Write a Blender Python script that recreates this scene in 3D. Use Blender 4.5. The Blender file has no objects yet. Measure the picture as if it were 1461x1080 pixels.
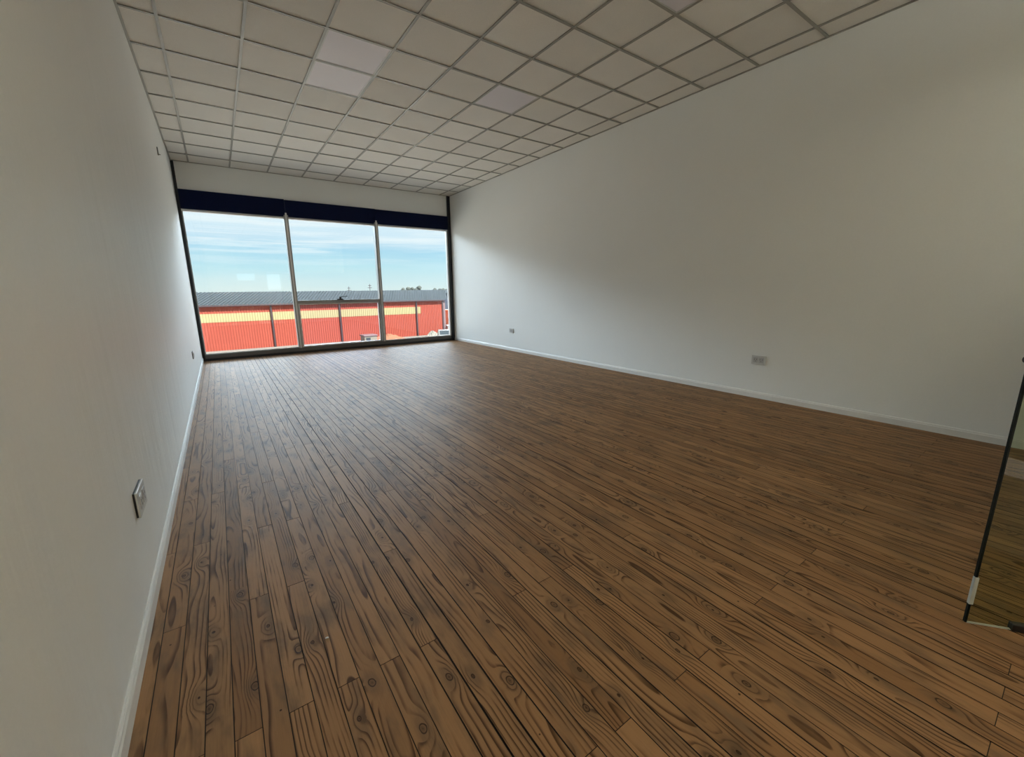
import bpy, bmesh, math, random
from mathutils import Vector, Matrix

S = bpy.context.scene
C = S.collection
# ------------------------------------------------------------------ camera
CAM = (0.383, 0.0, 1.269)
cd = bpy.data.cameras.new('camera'); cam = bpy.data.objects.new('camera', cd); C.objects.link(cam)
cam.location = CAM; cam.rotation_mode = 'XYZ'; cam.rotation_euler = (1.3654, 0.0121, -0.6087)
cd.sensor_fit = 'HORIZONTAL'; cd.sensor_width = 36.0
cd.lens = 585.0867 * 36.0 / 1461.0
cd.shift_x = (730.5 - 725.3137) / 1461.0
cd.shift_y = (536.042 - 540.0) / 1461.0
cd.clip_start = 0.02; cd.clip_end = 3000
S.camera = cam
# ------------------------------------------------------------------ view
S.view_settings.view_transform = 'Standard'
S.view_settings.look = 'None'
S.view_settings.gamma = 1.0
S.view_settings.use_curve_mapping = False
S.view_settings.exposure = 0.90
# room (metres): x across, y towards the window, z up
W, H, YE, YB = 5.416, 3.566, 9.732, -0.65
GZ = -4.85          # ground outside, one storey down

# ------------------------------------------------------------------ node helper
class NT:
    def __init__(s, tree): s.t = tree; s.n = tree.nodes; s.l = tree.links; s.n.clear()
    def new(s, typ, **kw):
        n = s.n.new(typ)
        for k, v in kw.items(): setattr(n, k, v)
        return n
    def link(s, a, b): s.l.new(a, b)
    def put(s, sock, v):
        if isinstance(v, bpy.types.NodeSocket): s.l.new(v, sock)
        elif v is not None: sock.default_value = v
    def math(s, op, a, b=None, c=None, clamp=False):
        n = s.new('ShaderNodeMath', operation=op, use_clamp=clamp)
        s.put(n.inputs[0], a); s.put(n.inputs[1], b)
        if c is not None: s.put(n.inputs[2], c)
        return n.outputs[0]
    def mix(s, f, a, b, mode='MIX'):
        n = s.new('ShaderNodeMix', data_type='RGBA', blend_type=mode)
        s.put(n.inputs[0], f); s.put(n.inputs[6], a); s.put(n.inputs[7], b)
        return n.outputs[2]
    def step(s, v, a, b, c=0.0, d=1.0):
        n = s.new('ShaderNodeMapRange', interpolation_type='SMOOTHSTEP')
        s.put(n.inputs[0], v)
        for i, q in enumerate((a, b, c, d)): s.put(n.inputs[i + 1], q)
        return n.outputs[0]
    def noise(s, vec, scale, detail=2.0, rough=0.5, out=0, dim='3D'):
        n = s.new('ShaderNodeTexNoise', noise_dimensions=dim)
        if vec is not None: s.link(vec, n.inputs['Vector'])
        n.inputs['Scale'].default_value = scale; n.inputs['Detail'].default_value = detail
        n.inputs['Roughness'].default_value = rough
        return n.outputs[out]
    def mapping(s, vec, scale=(1, 1, 1), loc=(0, 0, 0)):
        n = s.new('ShaderNodeMapping'); s.link(vec, n.inputs[0])
        n.inputs['Scale'].default_value = scale; n.inputs['Location'].default_value = loc
        return n.outputs[0]
    def xyz(s, x, y, z):
        n = s.new('ShaderNodeCombineXYZ'); s.put(n.inputs[0], x); s.put(n.inputs[1], y); s.put(n.inputs[2], z)
        return n.outputs[0]
    def sep(s, v):
        n = s.new('ShaderNodeSeparateXYZ'); s.link(v, n.inputs[0]); return n.outputs
    def ramp(s, f, stops, interp='LINEAR'):
        n = s.new('ShaderNodeValToRGB'); s.link(f, n.inputs[0]); r = n.color_ramp; r.interpolation = interp
        while len(r.elements) < len(stops): r.elements.new(0.5)
        for e, (p, c) in zip(r.elements, stops): e.position = p; e.color = (*c, 1)
        return n.outputs[0]

def lin(r, g, b):
    f = lambda c: (c / 255 / 12.92) if c / 255 <= 0.04045 else ((c / 255 + 0.055) / 1.055) ** 2.4
    return (f(r), f(g), f(b))

HIGH_SKY_FILL = 13.5; SUN_E = 9.5; FILL_W = 33.0
# ------------------------------------------------------------------ world: pale blue sky with thin streaky cloud
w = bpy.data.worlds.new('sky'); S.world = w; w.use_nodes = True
t = NT(w.node_tree)
tc = t.new('ShaderNodeTexCoord').outputs['Generated']
sx, sy, sz = t.sep(tc)
warp = t.noise(t.mapping(tc, (2.2, 2.2, 14), (3.1, 0.4, 0.2)), 1.6, 4, 0.55)
streak = t.noise(t.mapping(tc, (1.6, 1.6, 34), (0.7, 2.1, 0.0)), 2.2, 6, 0.6)
el = t.math('ADD', sz, t.math('MULTIPLY', t.math('SUBTRACT', warp, 0.5), 0.05))
base = t.ramp(t.math('MULTIPLY', el, 4.0, clamp=True), [
    (0.0, (0.74, 0.86, 0.87)), (0.10, (0.66, 0.84, 0.89)), (0.22, (0.53, 0.80, 0.90)), (0.36, (0.44, 0.72, 0.90)),
    (0.46, (0.66, 0.83, 0.96)), (0.62, (0.72, 0.87, 0.97)), (1.0, (0.62, 0.78, 0.98))])
cl = t.step(streak, 0.44, 0.62)
cl = t.math('MULTIPLY', cl, t.step(sz, 0.03, 0.12))
col = t.mix(t.math('MULTIPLY', cl, 0.75), base, (0.88, 0.95, 1.0, 1))
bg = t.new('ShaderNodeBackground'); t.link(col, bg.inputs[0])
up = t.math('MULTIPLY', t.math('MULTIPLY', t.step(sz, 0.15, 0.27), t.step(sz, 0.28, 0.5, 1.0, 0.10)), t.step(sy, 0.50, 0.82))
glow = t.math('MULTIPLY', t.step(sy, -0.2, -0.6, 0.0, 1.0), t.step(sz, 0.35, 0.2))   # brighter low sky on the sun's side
t.link(t.math('ADD', t.math('MULTIPLY_ADD', up, HIGH_SKY_FILL - 0.60, 0.60), glow), bg.inputs[1])   # unseen band above the view, brightened to light the room
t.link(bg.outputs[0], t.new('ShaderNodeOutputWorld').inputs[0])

# ------------------------------------------------------------------ sun (behind our building, lights the warehouse) and window portal
sl = bpy.data.lights.new('sun', 'SUN'); sl.energy = SUN_E; sl.angle = math.radians(0.6); sl.color = (1.0, 0.95, 0.86)
so = bpy.data.objects.new('sun', sl); C.objects.link(so)
so.rotation_euler = Vector((-0.35, 0.75, -1.0)).to_track_quat('-Z', 'Y').to_euler()
so.location = (0, -20, 30)
pl = bpy.data.lights.new('window_portal', 'AREA'); pl.shape = 'RECTANGLE'; pl.size = 5.3; pl.size_y = 2.7
pl.cycles.is_portal = True
po = bpy.data.objects.new('window_portal', pl); C.objects.link(po)
po.location = (W / 2, YE + 0.12, 1.42); po.rotation_euler = Vector((0, -1, 0)).to_track_quat('-Z', 'Z').to_euler()

# ------------------------------------------------------------------ materials
def principled(name, color, rough=0.6, metal=0.0, spec=0.5, fn=None):
    m = bpy.data.materials.new(name); m.use_nodes = True
    t = NT(m.node_tree)
    b = t.new('ShaderNodeBsdfPrincipled'); o = t.new('ShaderNodeOutputMaterial'); t.link(b.outputs[0], o.inputs[0])
    b.inputs['Base Color'].default_value = (*color, 1); b.inputs['Roughness'].default_value = rough
    b.inputs['Metallic'].default_value = metal; b.inputs['Specular IOR Level'].default_value = spec
    if fn: fn(t, b)
    return m

def mottled(color, amt=0.06, scale=6.0, rough=0.6, bump=0.0, bscale=200, spec=0.5, metal=0.0, stretch=(1, 1, 1)):
    def fn(t, b):
        oc = t.new('ShaderNodeTexCoord').outputs['Object']
        n = t.noise(t.mapping(oc, stretch), scale, 4, 0.6)
        k = t.math('MULTIPLY_ADD', t.math('SUBTRACT', n, 0.5), amt * 2, 1.0)
        mul = t.new('ShaderNodeVectorMath', operation='SCALE'); mul.inputs[0].default_value = color; t.link(k, mul.inputs['Scale'])
        t.link(mul.outputs[0], b.inputs['Base Color'])
        if bump:
            bn = t.new('ShaderNodeBump'); bn.inputs['Strength'].default_value = bump; bn.inputs['Distance'].default_value = 0.002
            t.link(t.noise(oc, bscale, 3, 0.6), bn.inputs['Height']); t.link(bn.outputs[0], b.inputs['Normal'])
    return fn

def mat(name, color, **k):
    r = k.pop('rough', 0.6); me = k.get('metal', 0.0); sp = k.get('spec', 0.5)
    k.pop('metal', None); k.pop('spec', None)
    return principled(name, color, r, me, sp, mottled(color, **k))

WALLC = (0.875, 0.885, 0.865)
M = {}
def wall_fn(ripples):
    def fn(t, b):
        oc = t.new('ShaderNodeTexCoord').outputs['Object']
        n = t.noise(oc, 1.1, 5, 0.6); n2 = t.noise(oc, 60, 3, 0.6)
        k = t.math('ADD', t.math('MULTIPLY_ADD', t.math('SUBTRACT', n, 0.5), 0.05, 1.0), t.math('MULTIPLY', t.math('SUBTRACT', n2, 0.5), 0.05))
        mul = t.new('ShaderNodeVectorMath', operation='SCALE'); mul.inputs[0].default_value = WALLC; t.link(k, mul.inputs['Scale'])
        t.link(mul.outputs[0], b.inputs['Base Color'])
        fine = t.noise(oc, 90, 4, 0.65)
        wav = t.noise(t.mapping(oc, (1, 2.4, 0.22)), 2.2, 4, 0.55)
        h = t.math('ADD', t.math('MULTIPLY', fine, 0.0006), t.math('MULTIPLY', wav, ripples))
        bn = t.new('ShaderNodeBump'); bn.inputs['Strength'].default_value = 1.0; bn.inputs['Distance'].default_value = 1.0
        t.link(h, bn.inputs['Height']); t.link(bn.outputs[0], b.inputs['Normal'])
    return fn
M['wall_l'] = principled('painted_plasterboard_left', WALLC, 0.55, fn=wall_fn(0.018))
M['wall'] = principled('painted_wall', WALLC, 0.6, fn=wall_fn(0.004))
M['base'] = mat('baseboard_paint', (0.80, 0.79, 0.76), rough=0.4, amt=0.04, scale=20)
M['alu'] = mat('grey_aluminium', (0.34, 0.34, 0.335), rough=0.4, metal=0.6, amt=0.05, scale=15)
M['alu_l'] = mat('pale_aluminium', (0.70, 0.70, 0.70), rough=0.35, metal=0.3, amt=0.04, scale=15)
M['alu_d'] = mat('dark_bronze_aluminium', (0.13, 0.125, 0.12), rough=0.45, amt=0.05, scale=15)  # darker aluminium for the sill rail
M['dark'] = mat('black_steel', (0.012, 0.013, 0.018), rough=0.35, amt=0.2, scale=8)
M['navy'] = mat('navy_panel', (0.001, 0.005, 0.035), rough=0.5, amt=0.1, scale=5, spec=0.12)
M['grid'] = mat('ceiling_tee_metal', (0.33, 0.315, 0.28), rough=0.36, amt=0.03, scale=20, spec=0.45)
M['plate'] = mat('white_plastic', (0.62, 0.62, 0.60), rough=0.35, amt=0.03, scale=40)
M['plate_d'] = mat('grey_plastic', (0.50, 0.50, 0.49), rough=0.4, amt=0.03, scale=40)
M['black'] = mat('black_plastic', (0.01, 0.01, 0.011), rough=0.4, amt=0.2, scale=30)
M['chrome'] = mat('chrome', (0.75, 0.75, 0.76), rough=0.12, metal=1.0, amt=0.03, scale=30)
M['bracket'] = mat('grey_steel', (0.16, 0.16, 0.15), rough=0.5, amt=0.1, scale=40)

def tile_fn(t, b):
    oc = t.new('ShaderNodeTexCoord').outputs['Object']
    at = t.new('ShaderNodeAttribute'); at.attribute_name = 'tone'
    f1 = t.noise(oc, 260, 3, 0.7); f2 = t.noise(oc, 3.0, 3, 0.5)
    col = t.mix(t.math('MULTIPLY', t.sep(at.outputs['Color'])[0], 1.0), (0.83, 0.80, 0.745, 1), (0.89, 0.86, 0.805, 1))
    k = t.math('ADD', t.math('MULTIPLY_ADD', t.math('SUBTRACT', f1, 0.5), 0.35, 1.0), t.math('MULTIPLY', t.math('SUBTRACT', f2, 0.5), 0.08))
    mul = t.new('ShaderNodeVectorMath', operation='SCALE'); t.link(col, mul.inputs[0]); t.link(k, mul.inputs['Scale'])
    t.link(mul.outputs[0], b.inputs['Base Color'])
    bn = t.new('ShaderNodeBump'); bn.inputs['Strength'].default_value = 0.4; bn.inputs['Distance'].default_value = 0.001
    t.link(f1, bn.inputs['Height']); t.link(bn.outputs[0], b.inputs['Normal'])
M['tile'] = principled('mineral_fibre_tile', (0.7, 0.67, 0.62), 0.85, spec=0.2, fn=tile_fn)
M['diffuser'] = mat('lilac_white_diffuser', (0.80, 0.755, 0.80), rough=0.45, amt=0.02, scale=5)

# floor boards: one knot per segment and ring curves that flow round it, all from board attributes
def wood_fn(t, b):
    P = t.sep(t.new('ShaderNodeTexCoord').outputs['Object'])
    a1 = t.new('ShaderNodeAttribute'); a1.attribute_name = 'board'
    a2 = t.new('ShaderNodeAttribute'); a2.attribute_name = 'knot'
    a3 = t.new('ShaderNodeAttribute'); a3.attribute_name = 'extra'
    bx, r1, r2 = t.sep(a1.outputs['Vector'])
    kx, ky, kr = t.sep(a2.outputs['Vector'])
    r3, r4, r5 = t.sep(a3.outputs['Vector'])
    px = t.math('SUBTRACT', P[0], bx)
    seed = t.math('MULTIPLY', r1, 91.7)
    sp = t.xyz(px, P[1], seed)
    # knot distance
    wob = t.math('MULTIPLY', t.math('SUBTRACT', t.noise(sp, 30, 2, 0.5), 0.5), 0.010)
    dx = t.math('ADD', t.math('SUBTRACT', px, kx), wob); dy = t.math('SUBTRACT', P[1], ky)
    dk = t.math('SQRT', t.math('ADD', t.math('MULTIPLY', dx, dx), t.math('MULTIPLY', t.math('MULTIPLY', dy, dy), 0.42)))
    on = t.math('GREATER_THAN', kr, 0.0005)
    gx = t.math('DIVIDE', dx, 0.026); gy = t.math('DIVIDE', dy, 0.062)
    g = t.math('POWER', 2.718, t.math('MULTIPLY', t.math('ADD', t.math('MULTIPLY', gx, gx), t.math('MULTIPLY', gy, gy)), -1.0))
    g = t.math('MULTIPLY', g, on)
    # annual rings of a log cut lengthwise
    lo = t.noise(t.mapping(sp, (3, 0.9, 1)), 1.3, 2, 0.5)
    lo2 = t.noise(t.mapping(sp, (6, 2.2, 1), (5, 3, 2)), 1.6, 3, 0.5)
    depth = t.math('ADD', t.math('MULTIPLY_ADD', r2, 0.075, 0.004), t.math('MULTIPLY', t.math('SUBTRACT', lo, 0.5), 0.085))
    depth = t.math('ADD', depth, t.math('MULTIPLY', g, 0.036))
    xo = t.math('ADD', px, t.math('MULTIPLY', t.math('SUBTRACT', r3, 0.5), 0.11))
    xo = t.math('ADD', xo, t.math('MULTIPLY', t.math('SUBTRACT', lo2, 0.5), 0.016))
    rad = t.math('SQRT', t.math('ADD', t.math('MULTIPLY', xo, xo), t.math('MULTIPLY', depth, depth)))
    ring = t.math('FRACT', t.math('DIVIDE', rad, t.math('MULTIPLY_ADD', r4, 0.007, 0.0085)))
    late = t.math('MULTIPLY', t.step(ring, 0.50, 0.90), t.step(ring, 1.0, 0.93))
    amt = t.step(t.noise(t.mapping(sp, (9, 1.6, 1), (1, 9, 4)), 1.7, 3, 0.55), 0.40, 0.60, 0.06, 1.0)
    late = t.math('MULTIPLY', late, amt)
    fine = t.noise(t.mapping(sp, (260, 7, 1)), 1.0, 3, 0.6)
    blot = t.noise(t.mapping(sp, (14, 4, 1), (7, 7, 7)), 1.0, 4, 0.6)
    light = t.mix(r5, (*FL_A, 1), (*FL_B, 1))
    light = t.mix(t.step(blot, 0.45, 0.75), light, (*FL_C, 1))
    c = t.mix(t.math('MULTIPLY', late, 0.90), light, (*FL_D, 1))
    c = t.mix(t.math('MULTIPLY', t.step(g, 0.18, 0.8), 0.45), c, (*FL_E, 1))
    kring = t.step(t.math('FRACT', t.math('DIVIDE', dk, 0.0042)), 0.3, 0.9)
    km = t.math('MULTIPLY', t.step(t.math('SUBTRACT', dk, kr), 0.0018, -0.0012), on)
    kd = t.step(t.math('DIVIDE', dk, t.math('MAXIMUM', kr, 0.001)), 0.15, 0.75)
    kc = t.mix(t.math('MAXIMUM', t.math('MULTIPLY', kring, 0.6), t.math('MULTIPLY', kd, 0.8)), (0.040, 0.018, 0.007, 1), (0.19, 0.100, 0.045, 1))
    c = t.mix(t.math('MULTIPLY', km, t.math('MULTIPLY_ADD', kr, -60.0, 1.2, clamp=True)), c, kc)
    rim = t.math('MULTIPLY', t.math('MULTIPLY', t.step(t.math('ABSOLUTE', t.math('SUBTRACT', dk, kr)), 0.0026, 0.0004), on), 0.8)
    c = t.mix(rim, c, (0.018, 0.008, 0.004, 1))
    # nail heads and dents
    vo = t.new('ShaderNodeTexVoronoi'); vo.inputs['Scale'].default_value = 9.0; t.link(t.xyz(px, P[1], seed), vo.inputs['Vector'])
    nail = t.step(vo.outputs['Distance'], 0.042, 0.026)
    c = t.mix(t.math('MULTIPLY', nail, 0.85), c, (0.02, 0.01, 0.006, 1))
    k = t.math('MULTIPLY', t.math('MULTIPLY_ADD', t.math('SUBTRACT', fine, 0.5), 0.30, 1.0), t.math('MULTIPLY_ADD', t.math('SUBTRACT', r1, 0.5), 0.22, 1.0))
    mul = t.new('ShaderNodeVectorMath', operation='SCALE'); t.link(c, mul.inputs[0]); t.link(k, mul.inputs['Scale'])
    t.link(mul.outputs[0], b.inputs['Base Color'])
    b.inputs['Roughness'].default_value = 0.5
    t.link(t.math('MULTIPLY_ADD', fine, 0.16, 0.48), b.inputs['Roughness'])
    bn = t.new('ShaderNodeBump'); bn.inputs['Strength'].default_value = 0.6; bn.inputs['Distance'].default_value = 0.0012
    hh = t.math('ADD', t.math('MULTIPLY', fine, 0.4), t.math('ADD', t.math('MULTIPLY', late, 0.5), t.math('MULTIPLY', km, -0.6)))
    t.link(hh, bn.inputs['Height']); t.link(bn.outputs[0], b.inputs['Normal'])
FL_A = (0.345, 0.190, 0.088); FL_B = (0.265, 0.138, 0.060); FL_C = (0.185, 0.112, 0.060)
FL_D = (0.060, 0.025, 0.008); FL_E = (0.145, 0.090, 0.048)
M['wood'] = principled('knotty_pine_boards', FL_A, 0.5, spec=0.13, fn=wood_fn)
M['under'] = mat('dark_gap', (0.012, 0.007, 0.004), rough=0.9, amt=0.2, scale=20)

def glass_mat(name, tint, refl=1.0, haze=0.0):
    m = bpy.data.materials.new(name); m.use_nodes = True; t = NT(m.node_tree)
    tr = t.new('ShaderNodeBsdfTransparent'); tr.inputs[0].default_value = (*tint, 1)
    gl = t.new('ShaderNodeBsdfGlossy'); gl.inputs['Roughness'].default_value = 0.0
    fr = t.new('ShaderNodeFresnel'); fr.inputs[0].default_value = 1.5
    front = t.math('SUBTRACT', 1.0, t.new('ShaderNodeNewGeometry').outputs['Backfacing'])
    f = t.math('MULTIPLY', t.math('MULTIPLY', fr.outputs[0], refl, clamp=True), front)
    mx = t.new('ShaderNodeMixShader'); t.link(f, mx.inputs[0]); t.link(tr.outputs[0], mx.inputs[1]); t.link(gl.outputs[0], mx.inputs[2])
    out = mx.outputs[0]
    if haze:
        df = t.new('ShaderNodeBsdfTranslucent'); df.inputs[0].default_value = (0.8, 0.8, 0.82, 1)  # reflection haze on the sash pane, mixed into the glass as a pale veil
        m2 = t.new('ShaderNodeMixShader')
        oc = t.new('ShaderNodeTexCoord').outputs['Object']
        t.link(t.math('MULTIPLY', t.noise(oc, 2.5, 3, 0.6), haze * 2), m2.inputs[0])
        t.link(out, m2.inputs[1]); t.link(df.outputs[0], m2.inputs[2]); out = m2.outputs[0]
    t.link(out, t.new('ShaderNodeOutputMaterial').inputs[0])
    return m
M['glass'] = glass_mat('window_glass', (0.95, 0.975, 0.965), 1.7)
M['glass_s'] = glass_mat('sash_glass', (0.92, 0.93, 0.95), 1.2, 0.004)
M['glass_d'] = glass_mat('tinted_door_glass', (0.84, 0.87, 0.75), 0.4)
M['glass_e'] = mat('glass_edge', (0.004, 0.008, 0.006), rough=0.4, spec=0.15, amt=0.2, scale=10)
M['edge_l'] = mat('pale_door_edge', (0.50, 0.54, 0.51), rough=0.15, amt=0.1, scale=60)

# outdoors
def clad(col, pitch, name):
    def fn(t, b):
        P = t.sep(t.new('ShaderNodeTexCoord').outputs['Object'])
        f = t.math('FRACT', t.math('DIVIDE', P[0], 0.9))
        n = t.noise(t.new('ShaderNodeTexCoord').outputs['Object'], 0.5, 4, 0.6)
        k = t.math('MULTIPLY_ADD', t.math('SUBTRACT', n, 0.5), 0.16, 1.0)
        k = t.math('MULTIPLY', k, t.step(t.math('ABSOLUTE', t.math('SUBTRACT', f, 0.5)), 0.485, 0.47, 0.94, 1.0))
        mul = t.new('ShaderNodeVectorMath', operation='SCALE'); mul.inputs[0].default_value = col; t.link(k, mul.inputs['Scale'])
        t.link(mul.outputs[0], b.inputs['Base Color'])
    return principled(name, col, 0.7, spec=0.05, fn=fn)
M['yard'] = mat('yard_asphalt', (0.15, 0.14, 0.13), rough=0.9, amt=0.4, scale=0.4)
M['shed'] = clad((0.055, 0.065, 0.095), 0.3, 'blue_grey_shed_sheet')
M['red'] = clad((0.265, 0.060, 0.044), 0.3, 'red_cladding')
M['yellow'] = clad((0.29, 0.255, 0.145), 0.3, 'cream_yellow_cladding')
M['roof'] = clad((0.0135, 0.0175, 0.020), 0.3, 'blue_grey_roof_sheet')
M['fascia'] = mat('maroon_trim', (0.035, 0.016, 0.022), rough=0.5, amt=0.1, scale=2)
M['pipe'] = mat('grey_pipe', (0.040, 0.026, 0.032), rough=0.5, amt=0.1, scale=2)
M['pink'] = mat('pale_pink_trim', (0.15, 0.10, 0.11), rough=0.5, amt=0.1, scale=2)
M['ground'] = mat('pale_dusty_ground', (0.38, 0.355, 0.325), rough=0.9, amt=0.35, scale=0.15)
M['soil'] = mat('orange_soil', (0.22, 0.085, 0.05), rough=0.95, amt=0.2, scale=1.5)
M['cream'] = mat('cream_render', (0.17, 0.155, 0.125), rough=0.6, amt=0.1, scale=3)
M['window_dk'] = mat('dark_window', (0.03, 0.04, 0.05), rough=0.15, amt=0.1, scale=3)
M['white'] = mat('white_car_paint', (0.20, 0.20, 0.205), rough=0.25, amt=0.05, scale=3)
M['orange'] = mat("orange_steel", (0.75, 0.45, 0.30), rough=0.5, amt=0.15, scale=1)
M['tyre'] = mat('rubber', (0.03, 0.03, 0.03), rough=0.8, amt=0.1, scale=10)
M['rubble'] = mat('pale_rubble', (0.17, 0.16, 0.145), rough=0.9, amt=0.35, scale=2.5)
M['leaf'] = mat('dusty_foliage', (0.05, 0.062, 0.058), rough=0.8, amt=0.3, scale=1.2)
M['bark'] = mat('bark', (0.03, 0.025, 0.02), rough=0.9, amt=0.3, scale=5)
M['hill'] = mat('distant_trees', (0.085, 0.105, 0.110), rough=0.9, amt=0.25, scale=0.05)
M['corr'] = mat('corridor_paint', (0.78, 0.72, 0.62), rough=0.6, amt=0.05, scale=3)
M['concrete'] = mat('outer_render', (0.5, 0.5, 0.5), rough=0.9, amt=0.1, scale=1)

# ------------------------------------------------------------------ mesh helpers
class MB:
    def __init__(s): s.bm = bmesh.new()
    def box(s, x0, x1, y0, y1, z0, z1, bev=0.0, seg=2, mi=0):
        vs = [s.bm.verts.new((x, y, z)) for x in (x0, x1) for y in (y0, y1) for z in (z0, z1)]
        q = [(0, 1, 3, 2), (4, 6, 7, 5), (0, 4, 5, 1), (2, 3, 7, 6), (0, 2, 6, 4), (1, 5, 7, 3)]
        fs = [s.bm.faces.new([vs[i] for i in f]) for f in q]
        for f in fs: f.material_index = mi
        if bev:
            ed = list({e for f in fs for e in f.edges})
            bmesh.ops.bevel(s.bm, geom=ed, offset=bev, segments=seg, affect='EDGES', profile=0.5)
        return s
    def prism(s, pts, a0, a1, axis='y', mi=0):
        def p(u, v, a): return {'y': (u, a, v), 'x': (a, u, v), 'z': (u, v, a)}[axis]
        A = [s.bm.verts.new(p(u, v, a0)) for u, v in pts]; B = [s.bm.verts.new(p(u, v, a1)) for u, v in pts]
        n = len(pts); fs = [s.bm.faces.new(A), s.bm.faces.new(B[::-1])]
        for i in range(n): fs.append(s.bm.faces.new([A[i], B[i], B[(i + 1) % n], A[(i + 1) % n]]))
        for f in fs: f.material_index = mi
        return s
    def cyl(s, p0, p1, r0, r1=None, seg=16):
        r1 = r0 if r1 is None else r1
        p0, p1 = Vector(p0), Vector(p1); d = (p1 - p0)
        M4 = Matrix.Translation((p0 + p1) / 2) @ d.to_track_quat('Z', 'Y').to_matrix().to_4x4()
        bmesh.ops.create_cone(s.bm, cap_ends=True, segments=seg, radius1=r0, radius2=r1, depth=d.length, matrix=M4)
        return s
    def ico(s, c, r, sub=2, jit=0.0, sc=(1, 1, 1), rng=random):
        g = bmesh.ops.create_icosphere(s.bm, subdivisions=sub, radius=1.0)
        for v in g['verts']:
            k = 1 + rng.uniform(-jit, jit)
            v.co = Vector((c[0] + v.co.x * r * sc[0] * k, c[1] + v.co.y * r * sc[1] * k, c[2] + v.co.z * r * sc[2] * k))
        return s
    def xform(s, m): s.bm.transform(m); return s
    def build(s, name, m, parent=None, smooth=False):
        bmesh.ops.recalc_face_normals(s.bm, faces=s.bm.faces)
        me = bpy.data.meshes.new(name); s.bm.to_mesh(me); s.bm.free()
        for q in (m if isinstance(m, (list, tuple)) else [m]): me.materials.append(q)
        if smooth:
            for p in me.polygons: p.use_smooth = True
        o = bpy.data.objects.new(name, me); C.objects.link(o)
        if parent: o.parent = parent
        return o

def empty(name, loc=(0, 0, 0), rz=0):
    o = bpy.data.objects.new(name, None); o.empty_display_size = 0.1; C.objects.link(o); o.location = loc; o.rotation_euler = (0, 0, rz); return o
def tag(o, label=None, cat=None, group=None, kind=None):
    for k, v in (('label', label), ('category', cat), ('group', group), ('kind', kind)):
        if v: o[k] = v
    return o
def copy_tree(o, parent=None):
    c = o.copy(); C.objects.link(c); c.parent = parent
    for ch in list(o.children): copy_tree(ch, c)
    return c
def struct(o, label, cat): return tag(o, label, cat, kind='structure')

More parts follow.
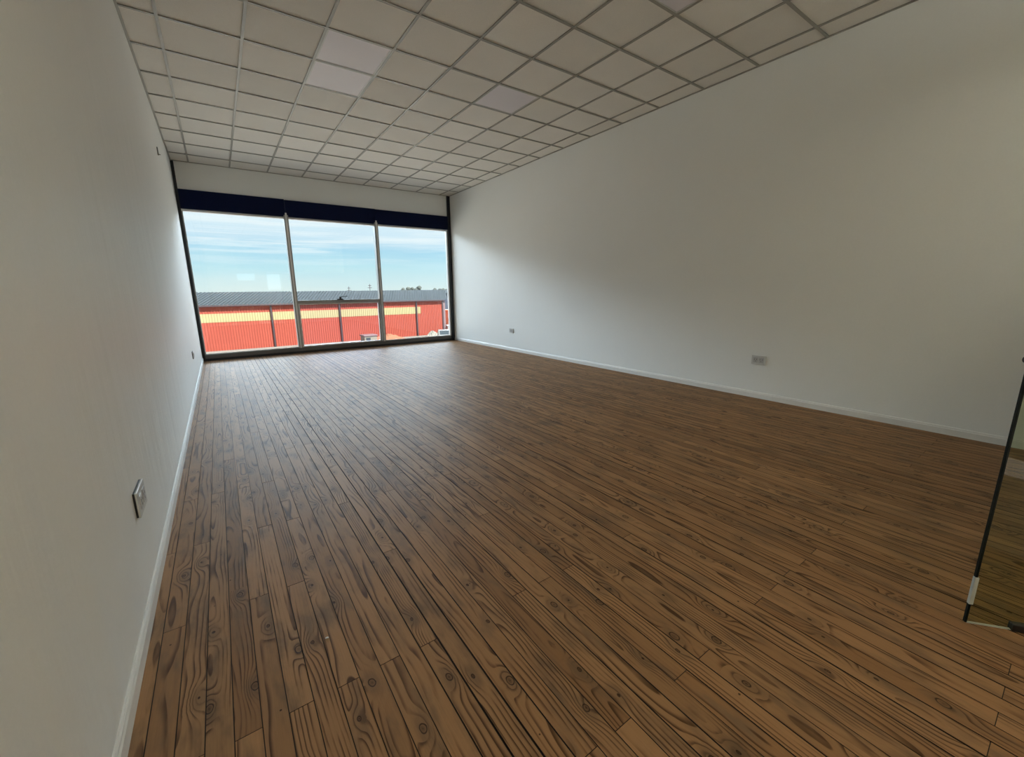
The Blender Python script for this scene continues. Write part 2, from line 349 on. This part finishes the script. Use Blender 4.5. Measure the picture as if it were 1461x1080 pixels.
# ------------------------------------------------------------------ floor boards
def build_floor():
    rng = random.Random(11)
    pitch, x0 = 0.0705, -0.0205
    Y0, Y1 = YB, YE + 0.02
    faces = []
    n = int(math.ceil((W - x0) / pitch))
    special = {}   # board index -> knots placed where the photo shows them
    def sp(x, y, r):
        i = int((x - x0) // pitch); special.setdefault(i, []).append((x - (x0 + (i + .5) * pitch), y, r * .78))
    for x, y, r in ((0.642, 1.19, .013), (0.722, .955, .013), (0.30, 1.93, .013), (0.60, 2.02, .014), (0.90, 1.80, .012), (0.98, 1.20, .009),
                    (1.02, .93, .014), (0.86, 1.06, .012), (1.55, 1.40, .014), (1.36, 1.10, .013), (1.62, 0.72, .016), (1.73, .62, .014)): sp(x, y, r)
    for i in range(n):
        a = x0 + i * pitch; b = a + pitch; cx = (a + b) / 2
        g = 0.0014 + (0.0016 if rng.random() < 0.20 else 0)
        if i % 2 == 0: js = [1.24 * k - 0.004 + rng.uniform(-.012, .012) for k in range(0, 9) if rng.random() < 0.62]
        else: js = [0.62 + 1.24 * k + rng.uniform(-.012, .012) for k in range(-1, 9) if rng.random() < 0.55]
        if i in (4, 6, 8, 10, 12, 18, 22, 44): js.append(1.24 - 0.003)
        if i in (28, 30, 32, 34): js.append(-0.013)
        js = sorted(set(round(j, 3) for j in js if Y0 + .2 < j < Y1 - .2))
        js = [j for k, j in enumerate(js) if k == 0 or j - js[k - 1] > .2]
        ends = [Y0] + js + [Y1]
        for e0, e1 in zip(ends[:-1], ends[1:]):
            bd = (cx, rng.random(), rng.random()); ex = (rng.random(), rng.random(), rng.random())
            y = e0 + 0.0010
            while y < e1 - 0.002:
                L = rng.uniform(.28, .62); y2 = y + L
                if e1 - y2 < .25: y2 = e1 - 0.0010
                kn = (0, 0, 0)
                sps = [q for q in special.get(i, []) if y + .02 < q[1] < y2 - .02]
                if sps: kn = sps[0]
                elif rng.random() < 0.68 and y2 - y > .26:
                    kn = (rng.uniform(-.028, .028), rng.uniform(y + .12, y2 - .12), rng.choice((.002, .0025, .003, .0035, .004, .005, .006, .008, .011)))
                faces.append((a + g, b - g, y, y2, bd, kn, ex)); y = y2
    bm = bmesh.new(); meta = []
    for (xa, xb, ya, yb, bd, kn, ex) in faces:
        v = [bm.verts.new(p) for p in ((xa, ya, 0), (xb, ya, 0), (xb, yb, 0), (xa, yb, 0))]
        u = [bm.verts.new(p) for p in ((xa, ya, -.018), (xb, ya, -.018), (xb, yb, -.018), (xa, yb, -.018))]
        bm.faces.new(v); meta.append((bd, kn, ex, 0))
        for k in range(4):
            f = bm.faces.new([v[k], u[k], u[(k + 1) % 4], v[(k + 1) % 4]]); f.material_index = 1; meta.append((bd, kn, ex, 1))
    v = [bm.verts.new(p) for p in ((-.02, Y0, -.006), (W + .02, Y0, -.006), (W + .02, Y1, -.006), (-.02, Y1, -.006))]
    f = bm.faces.new(v); f.material_index = 1; meta.append(((0, 0, 0), (0, 0, 0), (0, 0, 0), 1))
    v = [bm.verts.new(p) for p in ((-.1, Y0 - .1, -.15), (W + .1, Y0 - .1, -.15), (W + .1, Y1 + .15, -.15), (-.1, Y1 + .15, -.15))]
    f = bm.faces.new(v); f.material_index = 1; meta.append(((0, 0, 0), (0, 0, 0), (0, 0, 0), 1))
    me = bpy.data.meshes.new('floor'); bm.to_mesh(me); bm.free()
    me.materials.append(M['wood']); me.materials.append(M['under'])
    for nm, k in (('board', 0), ('knot', 1), ('extra', 2)):
        at = me.attributes.new(nm, 'FLOAT_VECTOR', 'FACE')
        at.data.foreach_set('vector', [c for q in meta for c in q[k]])
    o = bpy.data.objects.new('floor', me); C.objects.link(o)
    return struct(o, 'worn knotty pine board floor running towards the window', 'floor')
build_floor()

# ------------------------------------------------------------------ walls
TH = 0.15
struct(MB().box(-TH, 0, YB, YE + .15, -.15, H + .2).build('wall_left', M['wall_l']), 'white painted wall on the left with faint vertical ripples', 'wall')
struct(MB().box(W, W + TH, YB, YE + .15, -.15, H + .2).build('wall_right', M['wall']), 'long plain white painted wall on the right', 'wall')
struct(MB().box(0, W, YE, YE + .15, 3.09, H + .2).build('wall_front', M['wall']), 'white wall strip above the dark window header', 'wall')
# back wall behind the camera, with the glass-door opening and added glazing that lets fill light in
b = MB()
b.box(0, .12, YB - .12, YB, -.15, H); b.box(W - .12, W, YB - .12, YB, -.15, H)
b.box(.12, W - .12, YB - .12, YB, 3.30, H); b.box(3.18, W - .12, YB - .12, YB, -.02, 2.15); b.box(2.2, 3.18, YB - .12, YB, 2.075, 2.15); b.box(.12, W - .12, YB - .12, YB, -.15, -.02)
struct(b.build('wall_back', M['wall']), 'white surround of the added glazing behind the viewer', 'wall')
sf = struct(empty('window_added', (W / 2, YB - .06, 0)), 'added clear glass behind the viewer that lets fill light in', 'window')
for x0, x1, z0, z1 in ((.125, 1.155, .0, 3.295), (1.165, 2.19, 0, 3.295), (2.20, 3.74, 2.155, 3.295), (3.75, W - .125, 2.155, 3.295)):
    MB().box(x0 - W / 2, x1 - W / 2, -.005, .005, z0, z1).build('glass_pane', M['glass'], sf)
MB().box(.12 - W / 2, 2.2 - W / 2, -.02, .02, -.02, .004).build('floor_channel', M['alu'], sf)
# unseen corridor added beyond it to hold the fill lamps
YC = -3.4
b = MB()   # back wall of the corridor with two small high windows to the open air
for x0, x1, z0, z1 in ((-TH, 1.236, -.15, H), (1.236, 1.93, -.15, 1.862), (1.236, 1.93, 2.175, H), (1.93, 2.41, -.15, H), (2.41, 3.02, -.15, 1.43), (2.41, 3.02, 2.156, H), (3.02, W + TH, -.15, H)): b.box(x0, x1, YC - .1, YC, z0, z1)
b.box(-TH - .1, -TH, YC, YB - .12, -.15, H); b.box(W + TH, W + TH + .1, YC, YB - .12, -.15, H)
b.box(-TH, W + TH, YC, YB - .12, H, H + .1); b.box(-TH, W + TH, YC, YB - .12, -.15, 0)
struct(b.build('wall_added_corridor', M['corr']), 'added cream corridor walls behind the viewer', 'wall')

# baseboards
def baseboard(name, xw, sgn, label):
    pr = [(0, 0), (.013, 0), (.013, .052), (.009, .060), (.009, .066), (.005, .072), (0, .072)]
    b = MB(); b.prism([(xw + sgn * u, v) for u, v in pr], YB, YE - .002, 'y')
    struct(b.build(name, M['base']), label, 'baseboard')
baseboard('baseboard_left', 0.0, 1, 'white baseboard along the left wall')
baseboard('baseboard_right', W, -1, 'white baseboard along the right wall')

# ------------------------------------------------------------------ ceiling: mineral tiles in a tee grid
TS = 0.61; LX = 0.259; TY = 9.2169
def build_ceiling():
    rng = random.Random(4)
    root = struct(empty('ceiling', (W / 2, 4, H)), 'suspended ceiling of square beige tiles in a metal grid', 'ceiling')
    xs = [0] + [LX + TS * k for k in range(9)] + [W]
    ys = [YE]; y = TY
    while y > YB: ys.append(y); y -= TS
    ys.append(YB); ys.sort()
    panels = [(LX + 2 * TS, TY - 8 * TS), (LX + 2 * TS, TY - 7 * TS), (LX + 5 * TS, TY - 8 * TS), (LX + 5 * TS, TY - 12 * TS)]
    bm = bmesh.new(); tone = []
    for i in range(len(xs) - 1):
        for j in range(len(ys) - 1):
            if any(abs(xs[i] - px) < .02 and abs(ys[j] - py) < .02 for px, py in panels): continue
            a, bb, c, d = xs[i] - W / 2, xs[i + 1] - W / 2, ys[j] - 4, ys[j + 1] - 4
            dz = rng.uniform(0, .002)
            f = bm.faces.new([bm.verts.new(p) for p in ((a, c, .004 + dz), (a, d, .004 + dz), (bb, d, .004 + dz), (bb, c, .004 + dz))])
            tone.append(rng.random())
    v = [bm.verts.new(p) for p in ((-W / 2 - .1, YB - 4.1, .2), (-W / 2 - .1, YE - 3.9, .2), (W / 2 + .1, YE - 3.9, .2), (W / 2 + .1, YB - 4.1, .2))]
    bm.faces.new(v); tone.append(0.5)
    me = bpy.data.meshes.new('ceiling_tiles'); bm.to_mesh(me); bm.free(); me.materials.append(M['tile'])
    at = me.attributes.new('tone', 'FLOAT_VECTOR', 'FACE'); at.data.foreach_set('vector', [q for r in tone for q in (r, r, r)])
    o = bpy.data.objects.new('ceiling_tiles', me); C.objects.link(o); o.parent = root
    b = MB(); hw = .0125
    for x in xs[1:-1]: b.box(x - W / 2 - hw, x - W / 2 + hw, YB - 4, YE - 4, -.004, .003)
    for y in ys[1:-1]: b.box(-W / 2, W / 2, y - 4 - hw, y - 4 + hw, -.0046, .0025)
    b.build('ceiling_grid', M['grid'], root)
    b = MB()
    b.box(-W / 2, -W / 2 + .02, YB - 4, YE - 4, -.005, .003); b.box(W / 2 - .02, W / 2, YB - 4, YE - 4, -.005, .003)
    b.box(-W / 2, W / 2, YE - 4.02, YE - 4, -.005, .003); b.box(-W / 2, W / 2, YB - 4, YB - 3.98, -.005, .003)
    b.build('perimeter_angle', M['grid'], root)
    labs = ['lilac-white square light panel in ceiling, the left one farther from the window', 'lilac-white square light panel in ceiling next to another, the nearer to the window',
            'lone unlit lilac-white light panel in mid ceiling', 'unlit light panel cut by the top edge of the photo']
    for (px, py), lb in zip(panels, labs):
        r = tag(empty('ceiling_light', (px + TS / 2, py + TS / 2, H)), lb, 'ceiling light', 'unlit square light panels in the ceiling')
        h = TS / 2 - .0125
        q = MB()
        q.box(-h, h, -h, -h + .012, -.002, .02); q.box(-h, h, h - .012, h, -.002, .02); q.box(-h, -h + .012, -h + .012, h - .012, -.002, .02); q.box(h - .012, h, -h + .012, h - .012, -.002, .02)
        q.build('light_frame', M['plate'], r)
        MB().box(-h + .012, h - .012, -h + .012, h - .012, .001, .008).build('diffuser', M['diffuser'], r)
build_ceiling()

# ------------------------------------------------------------------ the window wall
win = struct(empty('window_1', (W / 2, YE, 0)), 'wide three-bay window with grey aluminium frame and dark header', 'window')
def wb(name, m, *boxes, parent=win, bev=.003):
    b = MB()
    for x0, x1, y0, y1, z0, z1 in boxes: b.box(x0 - W / 2, x1 - W / 2, y0, y1, z0, z1, bev, 2)
    return b.build(name, m, parent)
# dark steel posts beside the bays, floor to ceiling
wb('glazing_bead', M['alu_l'], (.066, 1.675, .022, .034, .118, .138), (1.755, 3.482, .022, .034, .118, .138), (3.562, 5.285, .022, .034, .118, .138))
wb('side_post', M['dark'], (.002, .046, -.01, .13, 0, H - .006))
wb('side_post', M['dark'], (5.325, 5.372, -.03, .13, 0, H - .006), (5.378, W - .001, -.012, .13, 0, H - .006))
# header: three navy panels
wb('header_panel', M['navy'], (.046, 1.712, -.035, .09, 2.775, 3.10))
wb('header_panel', M['navy'], (1.716, 3.518, -.045, .09, 2.772, 3.088))
wb('header_panel', M['navy'], (3.522, 5.325, -.035, .09, 2.772, 3.082))
# frame
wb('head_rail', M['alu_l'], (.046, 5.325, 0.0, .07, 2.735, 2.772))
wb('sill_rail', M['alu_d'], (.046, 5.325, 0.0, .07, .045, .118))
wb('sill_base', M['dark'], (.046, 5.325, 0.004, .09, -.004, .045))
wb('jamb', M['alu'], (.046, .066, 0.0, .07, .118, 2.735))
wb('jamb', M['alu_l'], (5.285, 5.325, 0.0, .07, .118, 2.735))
for x in (1.715, 3.522):
    mu = wb('mullion', M['alu'], (x - .040, x + .040, -.05, .08, .118, 2.80))
    wb('cover_strip', M['alu_l'], (x - .016, x + .016, -.062, -.05, .118, 2.84), parent=mu)
wb('transom', M['alu'], (1.755, 3.482, -.01, .07, 1.045, 1.11))
sash = wb('sash_frame', M['alu_l'], (1.758, 1.790, .012, .06, .122, 1.043), (3.448, 3.480, .012, .06, .122, 1.043), (1.790, 3.448, .012, .06, .122, .148), (1.790, 3.448, .012, .06, 1.020, 1.043))
def pane(x0, x1, z0, z1, m, parent=win): return wb('glass_pane', m, (x0, x1, .034, .040, z0, z1), parent=parent, bev=0)
pane(.06, 1.68, .112, 2.74, M['glass']); pane(1.75, 3.487, 1.105, 2.74, M['glass']); pane(3.56, 5.29, .112, 2.74, M['glass'])
pane(1.788, 3.450, .146, 1.022, M['glass_s'], sash)
# sash handle on the transom
hb = MB(); hb.box(-.065, .065, -.026, -.01, 1.108, 1.130, .003); hb.box(-.020, .020, -.05, -.012, 1.122, 1.178, .004)
hb.xform(Matrix.Translation((2.61 - W / 2, 0, 0)))
hd = hb.build('sash_handle', M['black'], win)
MB().cyl((2.61 - W / 2, -.045, 1.172), (2.77 - W / 2, -.055, 1.188), .009, .007, 12).build('lever', M['black'], hd)

# ------------------------------------------------------------------ sockets
def socket(label, loc, rz, wd=.155, ht=.104, dp=.014):
    r = tag(empty('wall_socket', loc, rz), label, 'wall socket')
    # local: plate in the x-z plane, facing -y
    MB().box(-wd / 2, wd / 2, -dp, -dp + .008, -ht / 2, ht / 2, .003, 3).build('plate', M['plate'], r)
    MB().box(-wd / 2 + .002, wd / 2 - .002, -dp + .008, 0, -ht / 2 + .002, ht / 2 - .002, .001).build('gap_shade_box', M['black'], r)  # black box stands in for the shadowed gap behind the plate
    for s in (-1, 1):
        c = s * wd * .20
        m = MB().box(c - .026, c + .026, -dp - .003, -dp + .002, -.030, .030, .002).build('socket_insert', M['plate_d'], r)
        k = MB()
        k.box(c - .014, c - .010, -dp - .0036, -dp - .0025, .000, .012); k.box(c + .010, c + .014, -dp - .0036, -dp - .0025, .000, .012); k.box(c - .002, c + .002, -dp - .0036, -dp - .0025, -.018, -.008)
        k.build('slots', M['black'], m)
    return r
R90 = math.pi / 2
socket('white double socket low on the right wall, the one nearer the glass door', (W, 2.183, .447), -R90, .152)
socket('small distant white socket low on the right wall near the window', (W, 7.115, .432), -R90, .14, .09)
socket('pale socket plate low on the left wall, nearest the viewer', (0, 2.20, .430), R90 - math.pi + math.pi, .175, .108, .015)
socket('tiny distant socket low on the left wall beside the window', (0, 7.08, .450), R90, .15, .10)

# little bracket high on the left wall
r = tag(empty('wall_hook', (0, 6.98, 3.0)), 'small dark hook high on the left wall near the ceiling', 'hook')
MB().box(0, .012, -.014, .014, -.045, .045, .002).build('hook_plate', M['bracket'], r)
MB().cyl((.004, 0, -.035), (.028, 0, -.038), .005, .005, 10).build('hook_arm', M['bracket'], r)
tag(MB().ico((0, 0, 0), .0045, 1, .25, (1.6, 1, .5), random.Random(2)).build('paint_chip', M['base']), 'tiny white paint chip lying on the boards', 'debris').location = (0.558, 1.468, .002)

# ------------------------------------------------------------------ glass door, hinged to the back wall doorway, standing open into the room
P0 = Vector((2.575, .115, 0)); DV = Vector((.6333, -.7739, 0)); DL = .93
door = struct(empty('door_1', P0, math.atan2(DV.y, DV.x)), 'frameless tinted glass door standing open at the right edge', 'door')
gp = MB().box(.004, DL, -.005, .005, .006, 2.06, .0012).build('glass_leaf', M['glass_d'], door)
MB().box(-.002, .005, -.0055, .0055, .006, .085, .001).box(-.002, .005, -.0055, .0055, .20, 2.06, .001).build('edge_seal', M['glass_e'], door)
MB().box(-.003, .010, -.0065, .0065, .085, .20, .002).build('pale_edge_strip', M['edge_l'], door)  # paler section of the leaf's free edge
MB().box(.006, DL, -.0035, .0035, .003, .007).build('bottom_seal', M['plate_d'], door)
pv = MB().box(.135, .25, -.012, .012, .003, .032, .003).build('pivot_shoe', M['black'], door)
# lock body and pull on the free edge
lk = MB().box(.012, .085, -.022, .022, .985, 1.075, .004).build('lock_case', M['chrome'], door)
hm = MB().cyl((.035, -.020, 1.03), (.035, -.060, 1.03), .010, .010, 20).cyl((.040, -.055, 1.03), (-.050, -.062, 1.03), .011, .010, 20)
MB().cyl((-.050, -.062, 1.03), (-.056, -.0625, 1.03), .0105, .0105, 20).build('handle_end_cap', M['black'], lk)
hm.build('door_handle', M['chrome'], lk, True)
MB().cyl((.035, -.0225, 1.0), (.035, -.026, 1.0), .009, .009, 16).build('key_cylinder', M['black'], lk)
MB().box(DL - .05, DL + .015, -.02, .02, .30, .38, .003).box(DL - .05, DL + .015, -.02, .02, 1.70, 1.78, .003).build('hinge', M['chrome'], door)

# fill lamps added out of view to brighten the near half of the room
for x, lb in ((.9, 'the left of two'), (4.2, 'the right of two')):
    r = tag(empty('fill_lamp', (x, -1.75, 2.95)), 'added fill lamp out of view behind the doorway, ' + lb, 'fill light', 'added fill lamps')
    b = MB(); b.box(-.42, .42, -.09, .09, -.07, 0, .01); b.build('fill_lamp_body', M['plate'], r)
    MB().cyl((-.38, 0, 0), (-.38, 0, H - 2.952), .003, .003, 6).build('hanging_wire', M['bracket'], r); MB().cyl((.38, 0, 0), (.38, 0, H - 2.952), .003, .003, 6).build('hanging_wire', M['bracket'], r)
    L = bpy.data.lights.new('fill_light', 'AREA'); L.shape = 'RECTANGLE'; L.size = .72; L.size_y = .14; L.energy = FILL_W; L.color = (1.0, .98, .92)
    lo = bpy.data.objects.new('fill_light', L); C.objects.link(lo); lo.parent = r; lo.location = (0, 0, .01); lo.rotation_euler = (math.pi, 0, 0)

# ------------------------------------------------------------------ outdoors
FY = 54.6
g = MB(); g.box(-400, 700, YE + .6, 1200, GZ - .3, GZ); struct(g.build('ground', M['ground']), 'pale dusty yard far below the window', 'ground')
struct(MB().box(-6, 20, YB - 8, YE - .4, GZ, -.16).build('storey_below', M['concrete']), 'rendered storey of the building under the room', 'wall')
struct(MB().box(-6, 20, YC - .2, YE + .05, H + .25, H + .5).build('roof_slab', M['concrete']), 'roof slab over the room', 'roof')

struct(MB().box(-20, 70, 36, 100, GZ - .2, GZ + .012).build('asphalt_apron', M['yard']), 'greyish asphalt apron in front of the warehouse', 'ground')
sh = tag(empty('shed', (40, 92, GZ)), 'blue-grey shed behind the right end of the red warehouse', 'building')
MB().prism([(-9.5, 0), (-9.5, 5.6), (0, 6.2), (9.5, 5.6), (9.5, 0)], -1.5, 30, 'x').build('shed_wall', M['shed'], sh)
MB().prism([(-9.9, 5.62), (-9.9, 5.70), (0, 6.32), (9.9, 5.70), (9.9, 5.62), (0, 6.22)], -3.3, 30.3, 'x').build('shed_roof', M['roof'], sh)
wh = tag(empty('warehouse', (10, FY, GZ)), 'long red corrugated warehouse with a cream stripe and blue-grey roof', 'building')
def ribbed(x0, x1, z0, z1, y, m, name, parent, pitch=.25, dep=.05, slope=None):
    """trapezoid corrugated sheet; slope=(y1,z1) makes a roof sheet instead of a wall"""
    bm = bmesh.new(); x = x0; pts = []
    while x < x1:
        for u, d in ((0, 0), (.32, 0), (.42, 1), (.68, 1), (.78, 0)):
            xx = x + u * pitch
            if xx <= x1: pts.append((xx, d * dep))
        x += pitch
    pts.append((x1, 0)); skew = lambda xx: 6.1 * (xx - x0) / (x1 - x0)   # the hall widens towards its far side
    A, B = [], []
    for xx, d in pts:
        if slope: A.append(bm.verts.new((xx - 10, y - FY, z0 - GZ + d))); B.append(bm.verts.new((xx - 10 + skew(xx), slope[0] - FY, slope[1] - GZ + d)))
        else: A.append(bm.verts.new((xx - 10, y - FY - d, z0 - GZ))); B.append(bm.verts.new((xx - 10, y - FY - d, z1 - GZ)))
    for i in range(len(pts) - 1): bm.faces.new([A[i], A[i + 1], B[i + 1], B[i]])
    b = MB(); b.bm.free(); b.bm = bm
    return b.build(name, m, parent)
XL_, XR_ = -16.0, 26.75
core = MB(); core.prism([(0.02, 0), (0.02, 4.84), (12.6, 6.22), (25, 4.84), (25, 0)], XL_ - 10 + .02, XR_ - 10 - .05, 'x')
for v in core.bm.verts:
    if v.co.x > 0: v.co.x += 6.1 * v.co.y / 12.6
core.build('wall_body', M['red'], wh)
ribbed(XL_, XR_, GZ, -1.75, FY, M['red'], 'cladding', wh); ribbed(XL_, XR_, -.83, -.02, FY, M['red'], 'cladding', wh)
ribbed(XL_, 23.45, -1.75, -.83, FY - .01, M['yellow'], 'stripe', wh); ribbed(23.45, XR_, -1.75, -.83, FY, M['red'], 'cladding', wh)
ribbed(XL_ - .3, XR_ + .75, .06, None, FY - .35, M['roof'], 'roof_sheet', wh, .36, .06, (FY + 12.6, 1.47))
MB().box(XL_ - 10.3, XR_ - 10 + .1, -.40, -.02, -GZ - .10, -GZ + .06, .02).build('gutter', M['fascia'], wh)
for x in (-2.2, 5.22, 12.68, 22.8): MB().cyl((x - 10, -.16, 0), (x - 10, -.16, -GZ - .05), .10, .10, 10).build('downpipe', M['pipe'], wh)
MB().box(XR_ - 10 - .04, XR_ - 10 + .16, -.10, .10, 0, -GZ + .02).build('corner_trim', M['fascia'], wh)
MB().box(XR_ - 10 + .16, XR_ - 10 + .5, .0, 1.2, 0.3, -GZ - .05).build('side_flashing', M['pink'], wh)

# skyline beyond
rng = random.Random(8)
def skyline():
    bm = bmesh.new(); N = 160; A = []; B = []
    for i in range(N + 1):
        x = -60 + i * 3.2; z = 1.0 + .5 * rng.random() + .5 * math.sin(i * .33) ** 2
        A.append(bm.verts.new((x, 330, GZ))); B.append(bm.verts.new((x, 334, z)))
    Cc = [bm.verts.new((v.co.x, 350, GZ)) for v in A]
    for i in range(N):
        bm.faces.new([A[i], A[i + 1], B[i + 1], B[i]]); bm.faces.new([B[i], B[i + 1], Cc[i + 1], Cc[i]])
    b = MB(); b.bm.free(); b.bm = bm
    o = b.build('distant_tree_line', M['hill']); tag(o, 'hazy line of trees on the horizon', 'trees', kind='stuff')
skyline()
def mast(x, y, zt, label, wd=.10):
    r = tag(empty('radio_mast', (x, y, GZ)), label, 'mast')
    h = zt - GZ
    MB().cyl((0, 0, 0), (0, 0, h), wd, wd * .6, 8).build('pole', M['pipe'], r)
    MB().box(-.5, .5, -.04, .04, h - .9, h - .8).box(-.35, .35, -.04, .04, h - .4, h - .3).build('crossarm', M['pipe'], r)
mast(30.2, 100, 3.1, 'taller thin mast behind the warehouse roof in the middle bay')
mast(25.4, 100, 2.55, 'shorter thin mast behind the roof, left of the taller one', .08)
def tree(x, y, zt, rad, label):
    r = tag(empty('tree', (x, y, GZ)), label, 'tree', 'distant trees behind the warehouse')
    h = zt - GZ
    MB().cyl((0, 0, 0), (0, 0, h - rad), .22, .10, 8).build('trunk', M['bark'], r)
    b = MB()
    for k in range(9):
        b.ico((rng.uniform(-.6, .6) * rad, rng.uniform(-.5, .5) * rad, h - rad + rng.uniform(-.5, .6) * rad), rad * rng.uniform(.35, .6), 2, .12, (1, 1, .9), rng)
    b.build('crown', M['leaf'], r)
for i, (x, zt, rad) in enumerate(((48.5, 2.5, 1.2), (52.0, 2.8, 1.4), (56.2, 3.3, 1.3), (59.6, 2.4, 1.5), (63.4, 2.8, 1.4), (68.0, 2.4, 1.6))):
    tree(x, 126 + (i % 3) * 4, zt, rad, ['leftmost of the distant treetops above the roof in the right bay', 'distant treetop just right of the leftmost one',
         'tallest of the distant treetops above the roof in the right bay', 'low distant treetop just right of the tallest', 'distant treetop above the corner of the red warehouse', 'distant treetop nearest the right window post'][i])

# yard things by the warehouse corner
def car(loc, rz, body, label):
    r = tag(empty('car', loc, rz), label, 'car')
    pf = [(-2.1, .35), (-2.15, .75), (-2.0, .92), (-1.25, 1.0), (-.55, 1.42), (.75, 1.45), (1.55, .98), (2.05, .90), (2.15, .6), (2.1, .35)]
    MB().prism([(u, v) for u, v in pf], -.85, .85, 'y').build('body', body, r)
    b = MB(); b.prism([(-1.12, 1.01), (-.52, 1.37), (.02, 1.39), (.02, 1.01)], -.862, .862, 'y'); b.prism([(.10, 1.01), (.10, 1.39), (.72, 1.39), (1.36, 1.01)], -.862, .862, 'y')
    b.build('side_windows', M['window_dk'], r)
    ws = MB(); ws.prism([(-1.30, 1.0), (-1.20, 1.0), (-.56, 1.40), (-.62, 1.42)], -.74, .74, 'y'); ws.build('windscreen', M['window_dk'], r)
    for sx in (-1.3, 1.35):
        for sy in (-1, 1): MB().cyl((sx, sy * .70, .33), (sx, sy * .90, .33), .33, .33, 18).build('wheel', M['tyre'], r)
    return r
car((27.0, 51.9, GZ), 1.25, M['white'], 'white parked car at the red warehouse corner, the farther of two')
car((22.9, 46.0, GZ), 1.2, M['white'], 'nearer white car at the lower right corner of the window')
ct = tag(empty('shipping_container', (37.0, 66.4, GZ), .1), 'orange container standing beyond the warehouse corner', 'container')
b = MB(); b.box(-4, 4, -1.3, 1.3, 0, 2.9, .03); b.build('container_body', M['orange'], ct)
b = MB()
for k in range(19): b.box(-3.9 + k * .42, -3.72 + k * .42, -1.36, -1.29, .15, 2.75)
b.build('side_ribs', M['orange'], ct)
MB().box(-4.06, -4.0, -1.2, 1.2, .1, 2.8).build('container_door', M['orange'], ct)
bt = tag(empty('site_cabin', (14.7, 50.0, GZ), .05), 'small cream cabin standing in front of the red wall', 'cabin')
MB().box(-.75, .75, -.7, .7, 0, .98, .03).build('cabin_wall', M['cream'], bt)
MB().box(-.82, .82, -.78, .78, .98, 1.12, .02).build('cabin_roof', M['pink'], bt)
MB().box(-.55, -.05, -.74, -.69, .22, .82).build('cabin_window', M['window_dk'], bt)
def mound(x, y, rx, ry, h, m, name, label, cat):
    b = MB(); bm = b.bm; N = 18; grid = []
    for i in range(N + 1):
        row = []
        for j in range(N + 1):
            u, v = i / N * 2 - 1, j / N * 2 - 1; d = min(1, math.hypot(u, v))
            row.append(bm.verts.new((u * rx, v * ry, h * (math.cos(d * math.pi) * .5 + .5) * (1 + .25 * rng.uniform(-1, 1)))))
        grid.append(row)
    for i in range(N):
        for j in range(N): bm.faces.new([grid[i][j], grid[i + 1][j], grid[i + 1][j + 1], grid[i][j + 1]])
    o = b.build(name, m); o.location = (x, y, GZ - .01); tag(o, label, cat, kind='stuff'); return o
mound(17.6, 51.8, 3.2, 1.6, .75, M['soil'], 'soil_heap', 'low heap of orange soil against the warehouse', 'soil')
mound(19.6, 46.6, 1.8, 1.6, .5, M['ground'], 'gravel_heap', 'low grey gravel heap in the yard', 'gravel')
mound(23.3, 50.6, 1.7, 1.3, .85, M['rubble'], 'rubble_heap', 'pale rubble heaped at the warehouse corner', 'rubble')
